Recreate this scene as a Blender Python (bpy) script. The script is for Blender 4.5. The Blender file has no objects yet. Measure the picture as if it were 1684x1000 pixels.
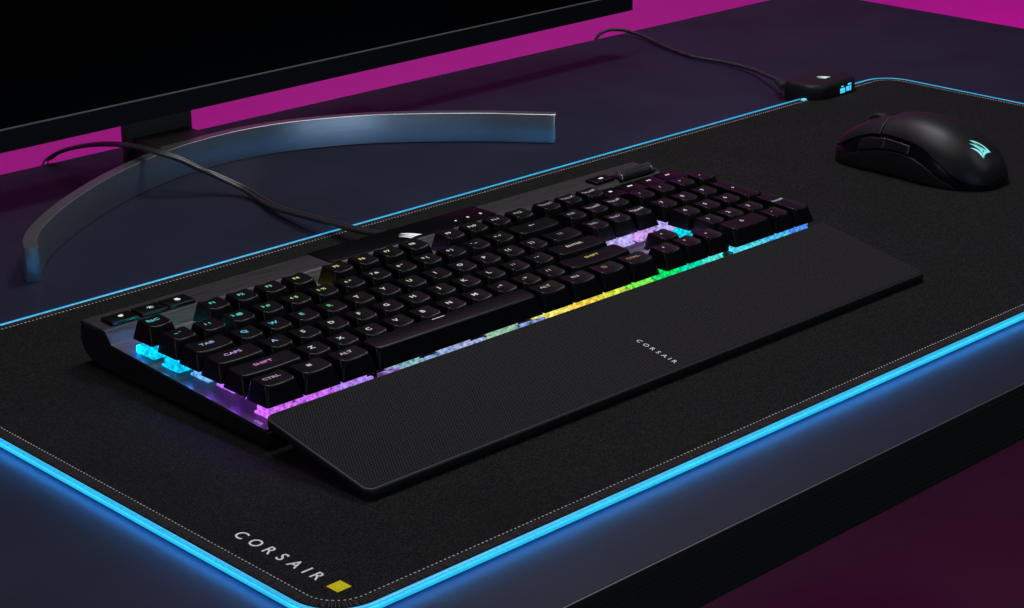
import bpy, math, random
from math import sin, cos, pi, radians, asin, sqrt
from mathutils import Vector, Matrix
random.seed(7)
S = bpy.context.scene
COL = S.collection
MM = 0.001

# ------------------------------------------------------------------ camera
cam_d = bpy.data.cameras.new('camera'); cam = bpy.data.objects.new('camera', cam_d); COL.objects.link(cam)
cam.location = (-0.53497, -0.73352, 0.40417)
cam.rotation_euler = (radians(69.84002), radians(0.28828), radians(-43.78414))
cam_d.sensor_width = 36; cam_d.lens = 70.3858
cam_d.clip_start = 0.02; cam_d.clip_end = 50
S.camera = cam

# ------------------------------------------------------------------ light
w = bpy.data.worlds.new('World'); S.world = w; w.use_nodes = True
w.node_tree.nodes['Background'].inputs[0].default_value = (0.55, 0.55, 0.75, 1)
w.node_tree.nodes['Background'].inputs[1].default_value = 0.035

def area(name, loc, target, size, size_y, power, color):
    l = bpy.data.lights.new(name, 'AREA'); l.shape = 'RECTANGLE'
    l.size = size; l.size_y = size_y; l.energy = power; l.color = color
    o = bpy.data.objects.new(name, l); COL.objects.link(o)
    o.location = loc
    d = Vector(target) - Vector(loc)
    o.rotation_euler = d.to_track_quat('-Z', 'Y').to_euler()
    return o
area('key_softbox', (0.80, 0.42, 1.20), (0.28, 0.05, 0), 0.35, 0.35, 6.0, (1.0, 0.97, 1.0))
area('top_softbox', (0.12, 0.38, 1.45), (0.25, 0.05, 0), 0.5, 0.5, 5.5, (0.96, 0.97, 1.0))
area('front_right_softbox', (1.2, -0.7, 1.1), (0.2, 0.0, 0), 0.35, 0.35, 2.4, (0.96, 0.97, 1.0))
area('left_fill', (-1.3, 0.1, 0.55), (0.1, 0.05, 0), 0.5, 0.35, 1.2, (0.95, 0.96, 1.0))
area('blue_side_softbox', (-0.2, -1.3, 0.35), (0.3, 0.35, 0), 0.9, 0.3, 2.4, (0.45, 0.68, 1.0))
area('magenta_wall_wash', (0.95, 0.60, -0.50), (0.95, 0.80, -0.05), 2.6, 0.08, 8.0, (1.0, 0.045, 0.76))
area('crimson_wall_wash', (2.2, 0.55, -0.45), (2.1, 0.80, -0.10), 0.9, 0.08, .4, (1.0, 0.03, 0.42))
area('crimson_floor_lamp', (0.85, -0.05, -0.12), (0.95, 0.35, -0.75), 0.4, 0.1, 0.8, (1.0, 0.08, 0.38))

S.render.engine = 'CYCLES'
S.view_settings.view_transform = 'Standard'; S.view_settings.look = 'None'
S.view_settings.exposure = 0; S.view_settings.gamma = 1

# ------------------------------------------------------------------ materials
MATS = {}
class NT:
    def __init__(s, m): s.t = m.node_tree; s.n = s.t.nodes; s.l = s.t.links
    def add(s, typ, **kw):
        n = s.n.new(typ)
        for k, v in kw.items():
            if k == 'inp':
                for a, b in v.items(): n.inputs[a].default_value = b
            else: setattr(n, k, v)
        return n
    def link(s, a, b): s.l.new(a, b)
    def math(s, op, a, b=None, c=None):
        n = s.n.new('ShaderNodeMath'); n.operation = op
        for i, v in enumerate((a, b, c)):
            if v is None: continue
            if isinstance(v, (int, float)): n.inputs[i].default_value = v
            else: s.l.new(v, n.inputs[i])
        return n.outputs[0]

def mat(name, color=(.02, .02, .02), rough=.5, metal=0, spec=.5, noise=None, bump=None, emit=None, estr=0):
    """noise=(scale, lo, hi) multiplies the colour, bump=(scale, strength, distance)"""
    if name in MATS: return MATS[name]
    m = bpy.data.materials.new(name); m.use_nodes = True
    t = NT(m); b = t.n['Principled BSDF']
    b.inputs['Base Color'].default_value = (*color, 1); b.inputs['Roughness'].default_value = rough
    b.inputs['Metallic'].default_value = metal; b.inputs['Specular IOR Level'].default_value = spec
    tc = None
    def coord():
        nonlocal tc
        if tc is None: tc = t.add('ShaderNodeTexCoord')
        return tc.outputs['Object']
    if noise:
        nz = t.add('ShaderNodeTexNoise', inp={'Scale': noise[0], 'Detail': 3.0}); t.link(coord(), nz.inputs['Vector'])
        mr = t.add('ShaderNodeMapRange', inp={1: .3, 2: .7, 3: noise[1], 4: noise[2]}); t.link(nz.outputs[0], mr.inputs[0])
        mx = t.add('ShaderNodeMix', data_type='RGBA', blend_type='MULTIPLY'); mx.inputs[0].default_value = 1
        mx.inputs[6].default_value = (*color, 1); t.link(mr.outputs[0], mx.inputs[7]); t.link(mx.outputs[2], b.inputs['Base Color'])
    if bump:
        nz2 = t.add('ShaderNodeTexNoise', inp={'Scale': bump[0], 'Detail': 2.0}); t.link(coord(), nz2.inputs['Vector'])
        bp = t.add('ShaderNodeBump', inp={'Strength': bump[1], 'Distance': bump[2]}); t.link(nz2.outputs[0], bp.inputs['Height'])
        t.link(bp.outputs[0], b.inputs['Normal'])
    if emit:
        b.inputs['Emission Color'].default_value = (*emit, 1); b.inputs['Emission Strength'].default_value = estr
    MATS[name] = m
    return m

def srgb(r, g, b):
    f = lambda c: (c/255/12.92) if c/255 <= .04045 else ((c/255+.055)/1.055)**2.4
    return (f(r), f(g), f(b))

m_desk = mat('desk_laminate', (.0165, .0190, .037), .5, spec=.12, noise=(14, .84, 1.14), bump=(1400, .25, .0002))
m_key = mat('keycap_plastic', (.0042, .0042, .0046), .30, spec=.2, noise=(60, .8, 1.2), bump=(2600, .18, .0001))
m_blackplastic = mat('black_plastic', (.008, .008, .0085), .5, spec=.3, noise=(40, .8, 1.25), bump=(2200, .2, .0001))
m_gloss = mat('gloss_black', (.004, .004, .005), .25, spec=.12)
m_rubber = mat('rubber', (.010, .010, .010), .8)
m_mouse = mat('soft_touch_plastic', (.009, .009, .0095), .44, spec=.32, noise=(30, .9, 1.1), bump=(3200, .35, .00012))
m_mouse_side = mat('mouse_side_plastic', (.008, .008, .0085), .55, spec=.25, noise=(60, .85, 1.15), bump=(1800, .3, .00015))
m_hub = mat('hub_plastic', (.012, .011, .012), .5, spec=.22, noise=(40, .9, 1.1))
m_white_print = mat('white_print', (.97, .97, .97), .6, spec=.2, noise=(900, .85, 1.05), emit=(.8, .8, .8), estr=.0)
m_yellow = mat('yellow_tag', (.92, .80, .012), .7, spec=.08, noise=(1400, .75, 1.1))
m_screen = mat('monitor_glass', (.001, .001, .001), .3, spec=.1)
m_bezel = mat('monitor_bezel', (.006, .006, .009), .5, spec=.3, noise=(20, .9, 1.1))
m_highlight = mat('bezel_highlight', (.45, .45, .45), .35, metal=.6)
m_neck = mat('stand_neck', (.11, .095, .08), .5, spec=.3)
m_cable = mat('cable_sleeve', (.03, .03, .032), .32, spec=.8)
m_wallm = mat('wall_lit_magenta', (.44, .045, .345), .85, noise=(3, .96, 1.04), bump=(300, .1, .0005))  # the magenta light on the wall is put into this base colour
m_floorm = mat('dark_floor', (.03, .016, .024), .6, noise=(2.2, .6, 1.35))
m_foot = mat('rubber_pad', (.01, .01, .01), .8)

def m_braid():
    m = mat('braided_sleeve', (.03, .03, .033), .5, spec=.5); t = NT(m); b = t.n['Principled BSDF']
    tc = t.add('ShaderNodeTexCoord'); v = t.add('ShaderNodeTexVoronoi', inp={'Scale': 700.0}); t.link(tc.outputs['Object'], v.inputs[0])
    mr = t.add('ShaderNodeMapRange', inp={1: .0, 2: .6, 3: 2.6, 4: .3}); t.link(v.outputs[0], mr.inputs[0])
    mx = t.add('ShaderNodeMix', data_type='RGBA', blend_type='MULTIPLY'); mx.inputs[0].default_value = 1
    mx.inputs[6].default_value = (.04, .04, .043, 1); t.link(mr.outputs[0], mx.inputs[7]); t.link(mx.outputs[2], b.inputs['Base Color'])
    bp = t.add('ShaderNodeBump', inp={'Strength': .8, 'Distance': .0006}); bp.invert = True; t.link(v.outputs[0], bp.inputs['Height']); t.link(bp.outputs[0], b.inputs['Normal'])
    return m
m_braided = m_braid()

def m_fabric():
    m = mat('micro_weave_cloth', (.011, .011, .011), .9, spec=.1); t = NT(m); b = t.n['Principled BSDF']
    tc = t.add('ShaderNodeTexCoord')
    n1 = t.add('ShaderNodeTexNoise', inp={'Scale': 1300.0, 'Detail': 2.0}); t.link(tc.outputs['Object'], n1.inputs[0])
    n3 = t.add('ShaderNodeTexNoise', inp={'Scale': 420.0, 'Detail': 1.0}); t.link(tc.outputs['Object'], n3.inputs[0])
    n2 = t.add('ShaderNodeTexNoise', inp={'Scale': 14.0, 'Detail': 3.0}); t.link(tc.outputs['Object'], n2.inputs[0])
    v = t.math('MULTIPLY', t.math('POWER', t.math('MULTIPLY', n1.outputs[0], 2.0), 3.0), t.math('POWER', t.math('MULTIPLY', n3.outputs[0], 2.0), .5))
    v = t.math('MULTIPLY', v, t.math('MULTIPLY_ADD', n2.outputs[0], .5, .75))
    mx = t.add('ShaderNodeMix', data_type='RGBA', blend_type='MULTIPLY'); mx.inputs[0].default_value = 1
    mx.inputs[6].default_value = (.0110, .0110, .0108, 1); t.link(v, mx.inputs[7]); t.link(mx.outputs[2], b.inputs['Base Color'])
    bp = t.add('ShaderNodeBump', inp={'Strength': .5, 'Distance': .0004}); t.link(n1.outputs[0], bp.inputs['Height']); t.link(bp.outputs[0], b.inputs['Normal'])
    return m
m_cloth = m_fabric()

def m_weave():
    """knurled palm rest surface: staggered ribs along x, pitch 1.5 mm"""
    m = mat('knurled_rubber', (.02, .02, .02), .6, spec=.25); t = NT(m); b = t.n['Principled BSDF']
    tc = t.add('ShaderNodeTexCoord'); sp = t.add('ShaderNodeSeparateXYZ'); t.link(tc.outputs['Object'], sp.inputs[0])
    px, py = .00165, .00145
    yy = t.math('DIVIDE', sp.outputs[1], py)
    row = t.math('FLOOR', yy)
    xx = t.math('ADD', t.math('DIVIDE', sp.outputs[0], px), t.math('MULTIPLY', row, .5))
    fx = t.math('SINE', t.math('MULTIPLY', t.math('FRACT', xx), pi))
    fy = t.math('SINE', t.math('MULTIPLY', t.math('FRACT', yy), pi))
    h = t.math('MULTIPLY', t.math('POWER', fx, .7), t.math('POWER', fy, .9))
    col = t.math('MULTIPLY_ADD', t.math('POWER', h, 1.6), 2.6, .15)
    mx = t.add('ShaderNodeMix', data_type='RGBA', blend_type='MULTIPLY'); mx.inputs[0].default_value = 1
    mx.inputs[6].default_value = (.012, .012, .012, 1); t.link(col, mx.inputs[7]); t.link(mx.outputs[2], b.inputs['Base Color'])
    bp = t.add('ShaderNodeBump', inp={'Strength': 1.0, 'Distance': .0007}); t.link(h, bp.inputs['Height']); t.link(bp.outputs[0], b.inputs['Normal'])
    return m
m_knurl = m_weave()

def m_brushed(name, color, rough, metal, stretch=(2, 260, 60), lo=.55, hi=1.5):
    m = mat(name, color, rough, metal=metal); t = NT(m); b = t.n['Principled BSDF']
    tc = t.add('ShaderNodeTexCoord'); mp = t.add('ShaderNodeMapping'); mp.inputs['Scale'].default_value = stretch; t.link(tc.outputs['Object'], mp.inputs[0])
    n = t.add('ShaderNodeTexNoise', inp={'Scale': 12.0, 'Detail': 5.0, 'Roughness': .7}); t.link(mp.outputs[0], n.inputs[0])
    mr = t.add('ShaderNodeMapRange', inp={1: .3, 2: .7, 3: lo, 4: hi}); t.link(n.outputs[0], mr.inputs[0])
    mx = t.add('ShaderNodeMix', data_type='RGBA', blend_type='MULTIPLY'); mx.inputs[0].default_value = 1
    mx.inputs[6].default_value = (*color, 1); t.link(mr.outputs[0], mx.inputs[7]); t.link(mx.outputs[2], b.inputs['Base Color'])
    bp = t.add('ShaderNodeBump', inp={'Strength': .25, 'Distance': .0002}); t.link(n.outputs[0], bp.inputs['Height']); t.link(bp.outputs[0], b.inputs['Normal'])
    return m
m_alu = m_brushed('brushed_anodised_plate', (.042, .039, .041), .42, .4, (3, 75, 30), .35, 1.9)
m_silver = m_brushed('satin_silver_stand', (.36, .37, .39), .33, .9, (3, 3, 40), .95, 1.05)
m_deskedge = m_brushed('ribbed_desk_edge', (.006, .006, .0055), .7, 0, (.4, 30, 30), .6, 1.4)

def m_glow(name, color, strength, tex=None, sat=None):
    """light-emitting plastic with the grain of its diffuser"""
    if name in MATS: return MATS[name]
    m = mat(name, tuple(c*.06+.01 for c in color), .35, emit=color, estr=strength); t = NT(m); b = t.n['Principled BSDF']
    if tex:
        tc = t.add('ShaderNodeTexCoord')
        v = t.add('ShaderNodeTexNoise', inp={'Scale': float(tex[0]), 'Detail': 3.0}); t.link(tc.outputs['Object'], v.inputs[0])
        mr = t.add('ShaderNodeMapRange', inp={1: .35, 2: .65, 3: tex[1]*strength, 4: tex[2]*strength}); t.link(v.outputs[0], mr.inputs[0])
        t.link(mr.outputs[0], b.inputs['Emission Strength'])
    return m
m_rim = m_glow('light_tube', (.022, .48, .84), 1.0, (900, .82, 1.10))
_t = NT(m_rim); _b = _t.n['Principled BSDF']; _src = _b.inputs['Emission Strength'].links[0].from_socket
_tc = _t.add('ShaderNodeTexCoord'); _n = _t.add('ShaderNodeTexNoise', inp={'Scale': 22.0, 'Detail': 2.0}); _t.link(_tc.outputs['Object'], _n.inputs['Vector'])
_t.link(_t.math('MULTIPLY', _src, _t.math('MULTIPLY_ADD', _n.outputs[0], .5, .75)), _b.inputs['Emission Strength'])
m_rim_under = m_rim
m_thread = mat('stitch_thread', (.70, .64, .60), .7)
m_thread_dark = mat('overlock_thread', (.045, .034, .038), .8)

# ------------------------------------------------------------------ mesh helpers (all input in millimetres)
def link(o): COL.objects.link(o); return o
PHI = radians(.295)      # pad and desk are turned by this against the keyboard

class Thing:
    def __init__(s, name, label, cat, loc=(0, 0, 0), rot=0.0, group=None):
        s.loc = Vector(loc); s.o = link(bpy.data.objects.new(name, None)); s.o.empty_display_size = .02
        L = Matrix.Rotation(rot, 3, 'Z') @ s.loc
        s.o.location = L * MM; s.o.rotation_euler = (0, 0, rot)
        s.o['label'] = label; s.o['category'] = cat
        if group: s.o['group'] = group

def obj(name, verts, faces, m, parent=None, smooth=False, midx=None, kind=None, sharp=None, pivot=None):
    """parent: Thing (coords in its frame) or (Thing, object) for a sub-part"""
    th, par = (parent if isinstance(parent, tuple) else (parent, parent.o if parent else None))
    off = th.loc if th else Vector((0, 0, 0))
    me = bpy.data.meshes.new(name)
    me.from_pydata([((v[0]-off.x)*MM, (v[1]-off.y)*MM, (v[2]-off.z)*MM) for v in verts], [], faces)
    for mm_ in (m if isinstance(m, (list, tuple)) else [m]): me.materials.append(mm_)
    if midx: me.polygons.foreach_set('material_index', midx)
    me.update()
    if smooth:
        me.polygons.foreach_set('use_smooth', [True]*len(me.polygons))
        me.set_sharp_from_angle(angle=radians(sharp if sharp else 40))
    o = link(bpy.data.objects.new(name, me))
    if par is not None: o.parent = par
    if kind: o['kind'] = kind
    return o

class MB:
    def __init__(s): s.v = []; s.f = []; s.mi = []
    def add(s, v, f, mi=0):
        b = len(s.v); s.v += [tuple(x) for x in v]; s.f += [tuple(i+b for i in q) for q in f]; s.mi += [mi]*len(f); return s
    def build(s, name, m, parent=None, **k): return obj(name, s.v, s.f, m, parent, midx=s.mi, **k)

def loft(rings, cap0=True, cap1=True):
    n = len(rings[0]); v = [p for r in rings for p in r]; f = []
    for i in range(len(rings)-1):
        for j in range(n):
            a = i*n+j; b = i*n+(j+1) % n; f.append((a, b, b+n, a+n))
    if cap0: f.append(tuple(range(n))[::-1])
    if cap1: f.append(tuple((len(rings)-1)*n+j for j in range(n)))
    return v, f

def rr(x0, x1, y0, y1, r, n=4):
    r = max(1e-3, min(r, (x1-x0)/2-1e-3, (y1-y0)/2-1e-3)); out = []
    for (cx, cy, a0) in ((x1-r, y0+r, -pi/2), (x1-r, y1-r, 0), (x0+r, y1-r, pi/2), (x0+r, y0+r, pi)):
        for k in range(n+1):
            a = a0+k*pi/2/n; out.append((cx+r*cos(a), cy+r*sin(a)))
    return out
def rrk(x0, x1, y0, y1, r, n, m):
    P = rr(x0, x1, y0, y1, r, n); out = []; k = n+1
    for i, p in enumerate(P):
        out.append(p)
        if i % k == n:
            q = P[(i+1) % len(P)]
            out += [(p[0]+(q[0]-p[0])*j/(m+1), p[1]+(q[1]-p[1])*j/(m+1)) for j in range(1, m+1)]
    return out
def rbox(x0, x1, y0, y1, z0, z1, r=1.0, b=.4, n=3, zf=None):
    """rounded box with bevelled top and bottom; zf(x,y) adds to z (slope)"""
    zf = zf or (lambda x, y: 0); rings = []
    for z, i in ((z0, b), (z0+b*.3, b*.3), (z0+b, 0), (z1-b, 0), (z1-b*.3, b*.3), (z1, b)):
        rings.append([(x, y, z+zf(x, y)) for x, y in rr(x0+i, x1-i, y0+i, y1-i, max(.05, r-i), n)])
    return loft(rings)
def box(x0, x1, y0, y1, z0, z1):
    return loft([[(x0, y0, z), (x1, y0, z), (x1, y1, z), (x0, y1, z)] for z in (z0, z1)])

def extrude_x(profile, x0, x1, bev=0):
    """closed (y,z) profile extruded along x"""
    n = len(profile); cy = sum(p[0] for p in profile)/n; cz = sum(p[1] for p in profile)/n
    def ring(x, i):
        return [(x, p[0]+(cy-p[0])*0 + (0 if not i else (i if p[0] < cy else -i)*.5), p[1]-(i*.6 if p[1] > cz else -i*.6) if i else p[1]) for p in profile]
    rs = [ring(x0, bev), ring(x0+bev, 0), ring(x1-bev, 0), ring(x1, bev)] if bev else [ring(x0, 0), ring(x1, 0)]
    return loft(rs)

def crom(P, k=8):
    P = [Vector(p) for p in P]; Q = [P[0]*2-P[1]]+P+[P[-1]*2-P[-2]]; out = []
    for i in range(1, len(Q)-2):
        p0, p1, p2, p3 = Q[i-1:i+3]
        for j in range(k):
            t = j/k; out.append(.5*((2*p1)+(p2-p0)*t+(2*p0-5*p1+4*p2-p3)*t*t+(3*p1-p0-3*p2+p3)*t**3))
    out.append(P[-1]); return out
def tube(P, r, n=8, ry=None, closed=False):
    rings = []; up = Vector((0, 0, 1)); N = len(P)
    for i, p in enumerate(P):
        a = P[(i-1) % N] if closed else P[max(0, i-1)]; b = P[(i+1) % N] if closed else P[min(N-1, i+1)]
        d = (Vector(b)-Vector(a)).normalized(); s = d.cross(up)
        if s.length < .05: s = d.cross(Vector((1, 0, 0)))
        s.normalize(); u = s.cross(d).normalized()
        rings.append([Vector(p)+s*cos(2*pi*k/n)*r+u*sin(2*pi*k/n)*(ry or r) for k in range(n)])
    if closed: rings.append(rings[0]); v, f = loft(rings, False, False)
    else: v, f = loft(rings)
    return v, f

def text_mesh(txt, size, spacing=1.0, bold=0.0, sx=1.0, res=3):
    """flat lettering as verts (mm) centred on x, baseline at y=0"""
    c = bpy.data.curves.new('t', 'FONT'); c.body = txt; c.size = 1; c.space_character = spacing; c.offset = bold; c.resolution_u = res
    c.fill_mode = 'FRONT'; o = bpy.data.objects.new('t', c); COL.objects.link(o)
    dg = bpy.context.evaluated_depsgraph_get(); me = bpy.data.meshes.new_from_object(o.evaluated_get(dg))
    v = [(p.co.x*size*sx, p.co.y*size) for p in me.vertices]; f = [tuple(p.vertices) for p in me.polygons]
    bpy.data.objects.remove(o); bpy.data.curves.remove(c); bpy.data.meshes.remove(me)
    if v:
        cx = (min(p[0] for p in v)+max(p[0] for p in v))/2; v = [(p[0]-cx, p[1]) for p in v]
    return v, f

def shape(polys):
    v = []; f = []
    for P in polys:
        b = len(v); v += list(P); f.append(tuple(range(b, b+len(P))))
    return v, f
def disc(cx, cy, r, n=14): return [(cx+r*cos(2*pi*k/n), cy+r*sin(2*pi*k/n)) for k in range(n)]
def thick_line(pts, wd):
    out = []
    for (a, b) in zip(pts[:-1], pts[1:]):
        d = (Vector(b)-Vector(a)); d.normalize(); nn = Vector((-d.y, d.x))*wd/2
        out.append([tuple(Vector(a)+nn), tuple(Vector(a)-nn), tuple(Vector(b)-nn), tuple(Vector(b)+nn)])
    return out
def sails(s=1.0):
    """the maker's emblem: swept sails with a common foot, unit size about 1"""
    def curve(a, c, b, n=7):
        return [((1-t)**2*a[0]+2*(1-t)*t*c[0]+t*t*b[0], (1-t)**2*a[1]+2*(1-t)*t*c[1]+t*t*b[1]) for t in [k/n for k in range(n+1)]]
    b1 = curve((-.14, .54), (.34, .30), (.64, -.46)) + curve((.52, -.42), (.36, -.38), (.20, -.30)) + curve((.16, -.16), (.04, .20), (-.14, .54))[1:-1]
    b2 = curve((-.36, .38), (.02, .16), (.15, -.27)) + curve((.06, -.30), (.02, -.33), (-.03, -.38)) + curve((-.06, -.22), (-.14, .10), (-.36, .38))[1:-1]
    b3 = curve((-.54, .16), (-.20, .0), (-.08, -.37)) + curve((-.14, -.44), (-.18, -.50), (-.20, -.58)) + curve((-.24, -.40), (-.34, -.06), (-.54, .16))[1:-1]
    foot = curve((-.19, -.60), (-.04, -.40), (.56, -.44), 6) + [(.20, -.31), (.04, -.34), (-.08, -.40)]
    return [[(x*s, y*s) for x, y in P] for P in (b1, b2, b3, foot)]

def place2d(v2, fn): return [fn(x, y) for x, y in v2]

# ================================================================== SETTING
wall_mb = MB().add(*box(-900, 3200, 800, 880, -750, 1700))
wall_mb.build('wall', m_wallm, None, kind='structure')
fl = MB().add([(-900, -2500, -750), (3200, -2500, -750), (3200, 800, -750), (-900, 800, -750)], [(0, 1, 2, 3)])
fl.build('floor', m_floorm, None, kind='structure')

# ================================================================== DESK
XL, XR, YF, YB = -700., 1097.8, -211.2, 524.1
desk = Thing('desk', 'wide blue-grey desk with a thick black ribbed front edge under the glowing pad', 'desk', (200, 150, -750), PHI)
MB().add(*rbox(XL, XR, YF+.85, YB, -22, -4, .6, .5, 2)).build('desk_top', m_desk, desk)
eb = MB().add(*rbox(XL+1, XR-1, YF+.2, YF+.8, -38, -4.7, .2, .3, 2))
for k in range(11):
    z = -7.5-k*2.75
    eb.add(*box(XL+1.5, XR-1.5, YF-.35, YF+.4, z-.9, z+.5))
eb.build('edge_band', m_deskedge, desk)
MB().add(*rbox(XL, XR, YF-.1, YF+.8, -4.6, -3.98, .3, .2, 2)).build('edge_highlight', mat('edge_highlight_tone', (.16, .155, .155), .35, metal=.7), desk)  # highlight along the desk's top edge, built as a bright strip
MB().add(*box(XL+3, XR-3, YF+3, YB-3, -38, -22.2)).build('apron', m_blackplastic, desk)
for (x, y) in ((XL+60, YF+140), (XL+60, YB-60), (250, YB-60)):
    MB().add(*rbox(x-25, x+25, y-25, y+25, -750, -38.2, 2, 1, 2)).build('leg', m_blackplastic, desk)

# ================================================================== MOUSE PAD
hx0_ = 727.
PX0, PX1, PY0, PY1 = -89.3, 840.7, -156.65, 243.35
pad = Thing('mouse_pad', 'large black cloth desk pad with a glowing cyan rim and stitched edge under the keyboard', 'mouse pad', (375, 43, -4), PHI)
def pad_ring(i, z, r=24, n=12): return [(x, y, z) for x, y in rr(PX0+i, PX1-i, PY0+i, PY1-i, max(r-i, .5), n)]
v, f = loft([pad_ring(.8, -3.95), pad_ring(.3, -3.2), pad_ring(.2, -1.2), pad_ring(.9, -.35), pad_ring(2.6, 0)])
obj('cloth_sheet', v, f, m_cloth, pad, smooth=True, sharp=60)
# light tube all round, except under the control box at the back right
path = rr(PX0-.4, PX1+.4, PY0-.4, PY1+.4, 24.4, 14)
def densify(P, step):
    out = []
    for i in range(len(P)):
        a = Vector(P[i]); b = Vector(P[(i+1) % len(P)]); L = (b-a).length; k = max(1, int(L/step))
        for j in range(k): out.append(a+(b-a)*j/k)
    return out
pth = densify(path, 12)
N = 12; v, f = tube([Vector((p.x, p.y, -1.95)) for p in pth], 2.0, N, 1.95, closed=True)
mi = []
for q in f:
    zc = sum(v[i][2] for i in q)/4; mi.append(1 if zc < -3.35 else 0)
obj('light_rim', v, f, [m_rim, m_rim_under], pad, smooth=True, midx=mi)
# the tube's light falling on the desk: strip lamps of its length, under its outer lip and facing the desk
def strip(p, q, out):
    a = Vector(p); b = Vector(q); L = (b-a).length; c = (a+b)/2
    l = bpy.data.lights.new('rim_strip', 'AREA'); l.shape = 'RECTANGLE'; l.size = L*MM; l.size_y = .0014
    l.energy = .14*L/930; l.color = (.03, .34, 1.0)
    o = link(bpy.data.objects.new('rim_strip', l)); o.parent = pad.o
    X = (b-a).normalized(); D = (Vector(out)*.17+Vector((0, 0, -1))).normalized(); Z = -D; Y = Z.cross(X).normalized()
    m = Matrix((X, Y, Z)).transposed().to_4x4(); m.translation = (c-pad.loc)*MM; o.matrix_local = m
zS = -.4
strip((PX0+22, PY0-3.1, zS), (PX1-22, PY0-3.1, zS), (0, -1, 0))
strip((PX0+22, PY1+3.1, zS), (hx0_-4, PY1+3.1, zS), (0, 1, 0))
strip((PX0-3.1, PY0+22, zS), (PX0-3.1, PY1-22, zS), (-1, 0, 0))
strip((PX1+3.1, PY0+22, zS), (PX1+3.1, PY1-22, zS), (1, 0, 0))
for k in range(5):
    a0 = pi+k*pi/10; a1 = a0+pi/10; cc_ = Vector((PX0+24, PY0+24, 0)); r_ = 27.1
    p_ = cc_+Vector((cos(a0), sin(a0), 0))*r_; q_ = cc_+Vector((cos(a1), sin(a1), 0))*r_; p_.z = q_.z = zS
    strip(p_, q_, (cos((a0+a1)/2), sin((a0+a1)/2), 0))
# overlock stitching: a dotted row of thread and short threads out to the rim
st = MB(); P = densify(rr(PX0+7.2, PX1-7.2, PY0+7.2, PY1-7.2, 17, 12), 1.0)
acc = 0; last = P[0]; idx = 0; cum = 0
def walk(P, step):
    out = []; d = 0; nxt = 0
    for i in range(len(P)):
        a = P[i]; b = P[(i+1) % len(P)]; L = (b-a).length
        while nxt <= d+L and L > 0:
            t = (nxt-d)/L; out.append((a+(b-a)*t, (b-a).normalized())); nxt += step
        d += L
    return out
for i, (p, d) in enumerate(walk(P, 2.5)):
    nn = Vector((-d.y, d.x)); L = .5+random.random()*.25; W = .30
    a = p-d*L; b = p+d*L; h = .32
    st.add([(a.x-nn.x*W, a.y-nn.y*W, .02), (b.x-nn.x*W, b.y-nn.y*W, .02), (b.x+nn.x*W, b.y+nn.y*W, .02), (a.x+nn.x*W, a.y+nn.y*W, .02), (p.x, p.y, h)],
           [(0, 1, 4), (1, 2, 4), (2, 3, 4), (3, 0, 4)], 0)
for i, (p, d) in enumerate(walk(P, 1.25)):
    out_n = Vector((d.y, -d.x)); sk = (random.random()-.5)*.8
    a = p+out_n*(.8+random.random()*.6); b = p+out_n*(5.6+random.random()*.9)+d*(sk+.5); W = .15+random.random()*.1
    st.add([(a.x-d.x*W, a.y-d.y*W, .01), (a.x+d.x*W, a.y+d.y*W, .01), ((a+b).x/2-d.x*W, (a+b).y/2-d.y*W, .3), ((a+b).x/2+d.x*W, (a+b).y/2+d.y*W, .3),
            (b.x-d.x*W, b.y-d.y*W, .02), (b.x+d.x*W, b.y+d.y*W, .02)], [(0, 1, 3, 2), (2, 3, 5, 4)], 1)
st.build('edge_stitching', [m_thread, m_thread_dark], pad)
# lettering along the left edge, reading towards the front
def lettering(txt, x_base, y0, y1, cap, bold, zf):
    """letters spread between y0 and y1 (reading towards -y), cap height towards +x"""
    mb = MB(); n = len(txt)
    raw = [text_mesh(ch, 1, bold=bold) for ch in txt]
    ws = [max(p[0] for p in r[0])-min(p[0] for p in r[0]) for r in raw]
    hh = max(p[1] for p in raw[1][0]); s = cap/hh
    total = sum(ws)*s; gap = (abs(y1-y0)-total)/(n-1); y = y0
    for (vv, ff), wd in zip(raw, ws):
        cy = y-wd*s/2; mb.add([(x_base+py*s, cy-px*s, zf(x_base+py*s, cy-px*s)) for px, py in vv], ff); y -= wd*s+gap
    return mb
lettering('CORSAIR', -71.3, -65.6, -125.2, 6.3, .012, lambda x, y: .06).build('lettering', m_white_print, pad)
MB().add([(-71.6, -139.9, .07), (-63.9, -139.9, .07), (-63.9, -132.3, .07), (-71.6, -132.3, .07)], [(0, 1, 2, 3)]).build('yellow_tag', m_yellow, pad)
# control box
hx0, hx1, hy0, hy1 = 727., 787., 227., 267.
rings = []
for z, i in ((-3.9, 1.2), (-3, .4), (0, 0), (8.3, .2), (10.6, 1.2), (11.7, 2.8), (12.0, 4.6)):
    rings.append([(x, y, z) for x, y in rr(hx0+i, hx1-i, hy0+i, hy1-i, 14-i*.6, 8)])
v, f = loft(rings); hub = obj('control_box', v, f, m_hub, pad, smooth=True, sharp=35)
hp = (pad, hub)
vv, ff = shape(sails(9)); 
obj('emblem', [(757+x*1.05+1, 246+y, 12.08) for x, y in vv], ff, m_glow('pale_emblem', (.62, .88, .84), 1.0), hp)
mb = MB(); rnd = random.Random(3)
mb.add(*rbox(758, 764.5, hy0-.25, hy0+1, 1.6, 5.6, .5, .2, 2)); mb.add(*rbox(766, 772.5, hy0-.25, hy0+1, 2.2, 6.2, .5, .2, 2)); mb.add(*rbox(759.5, 762, hy0-.25, hy0+1, 6.6, 7.6, .3, .1, 2)); mb.add(*rbox(768, 772.5, hy0-.25, hy0+1, 7.0, 8.4, .3, .1, 2))
mb.build('port_light', m_glow('port_glow', (.05, .62, .95), 1.2, (500, .5, 1.3)), hp)
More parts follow.
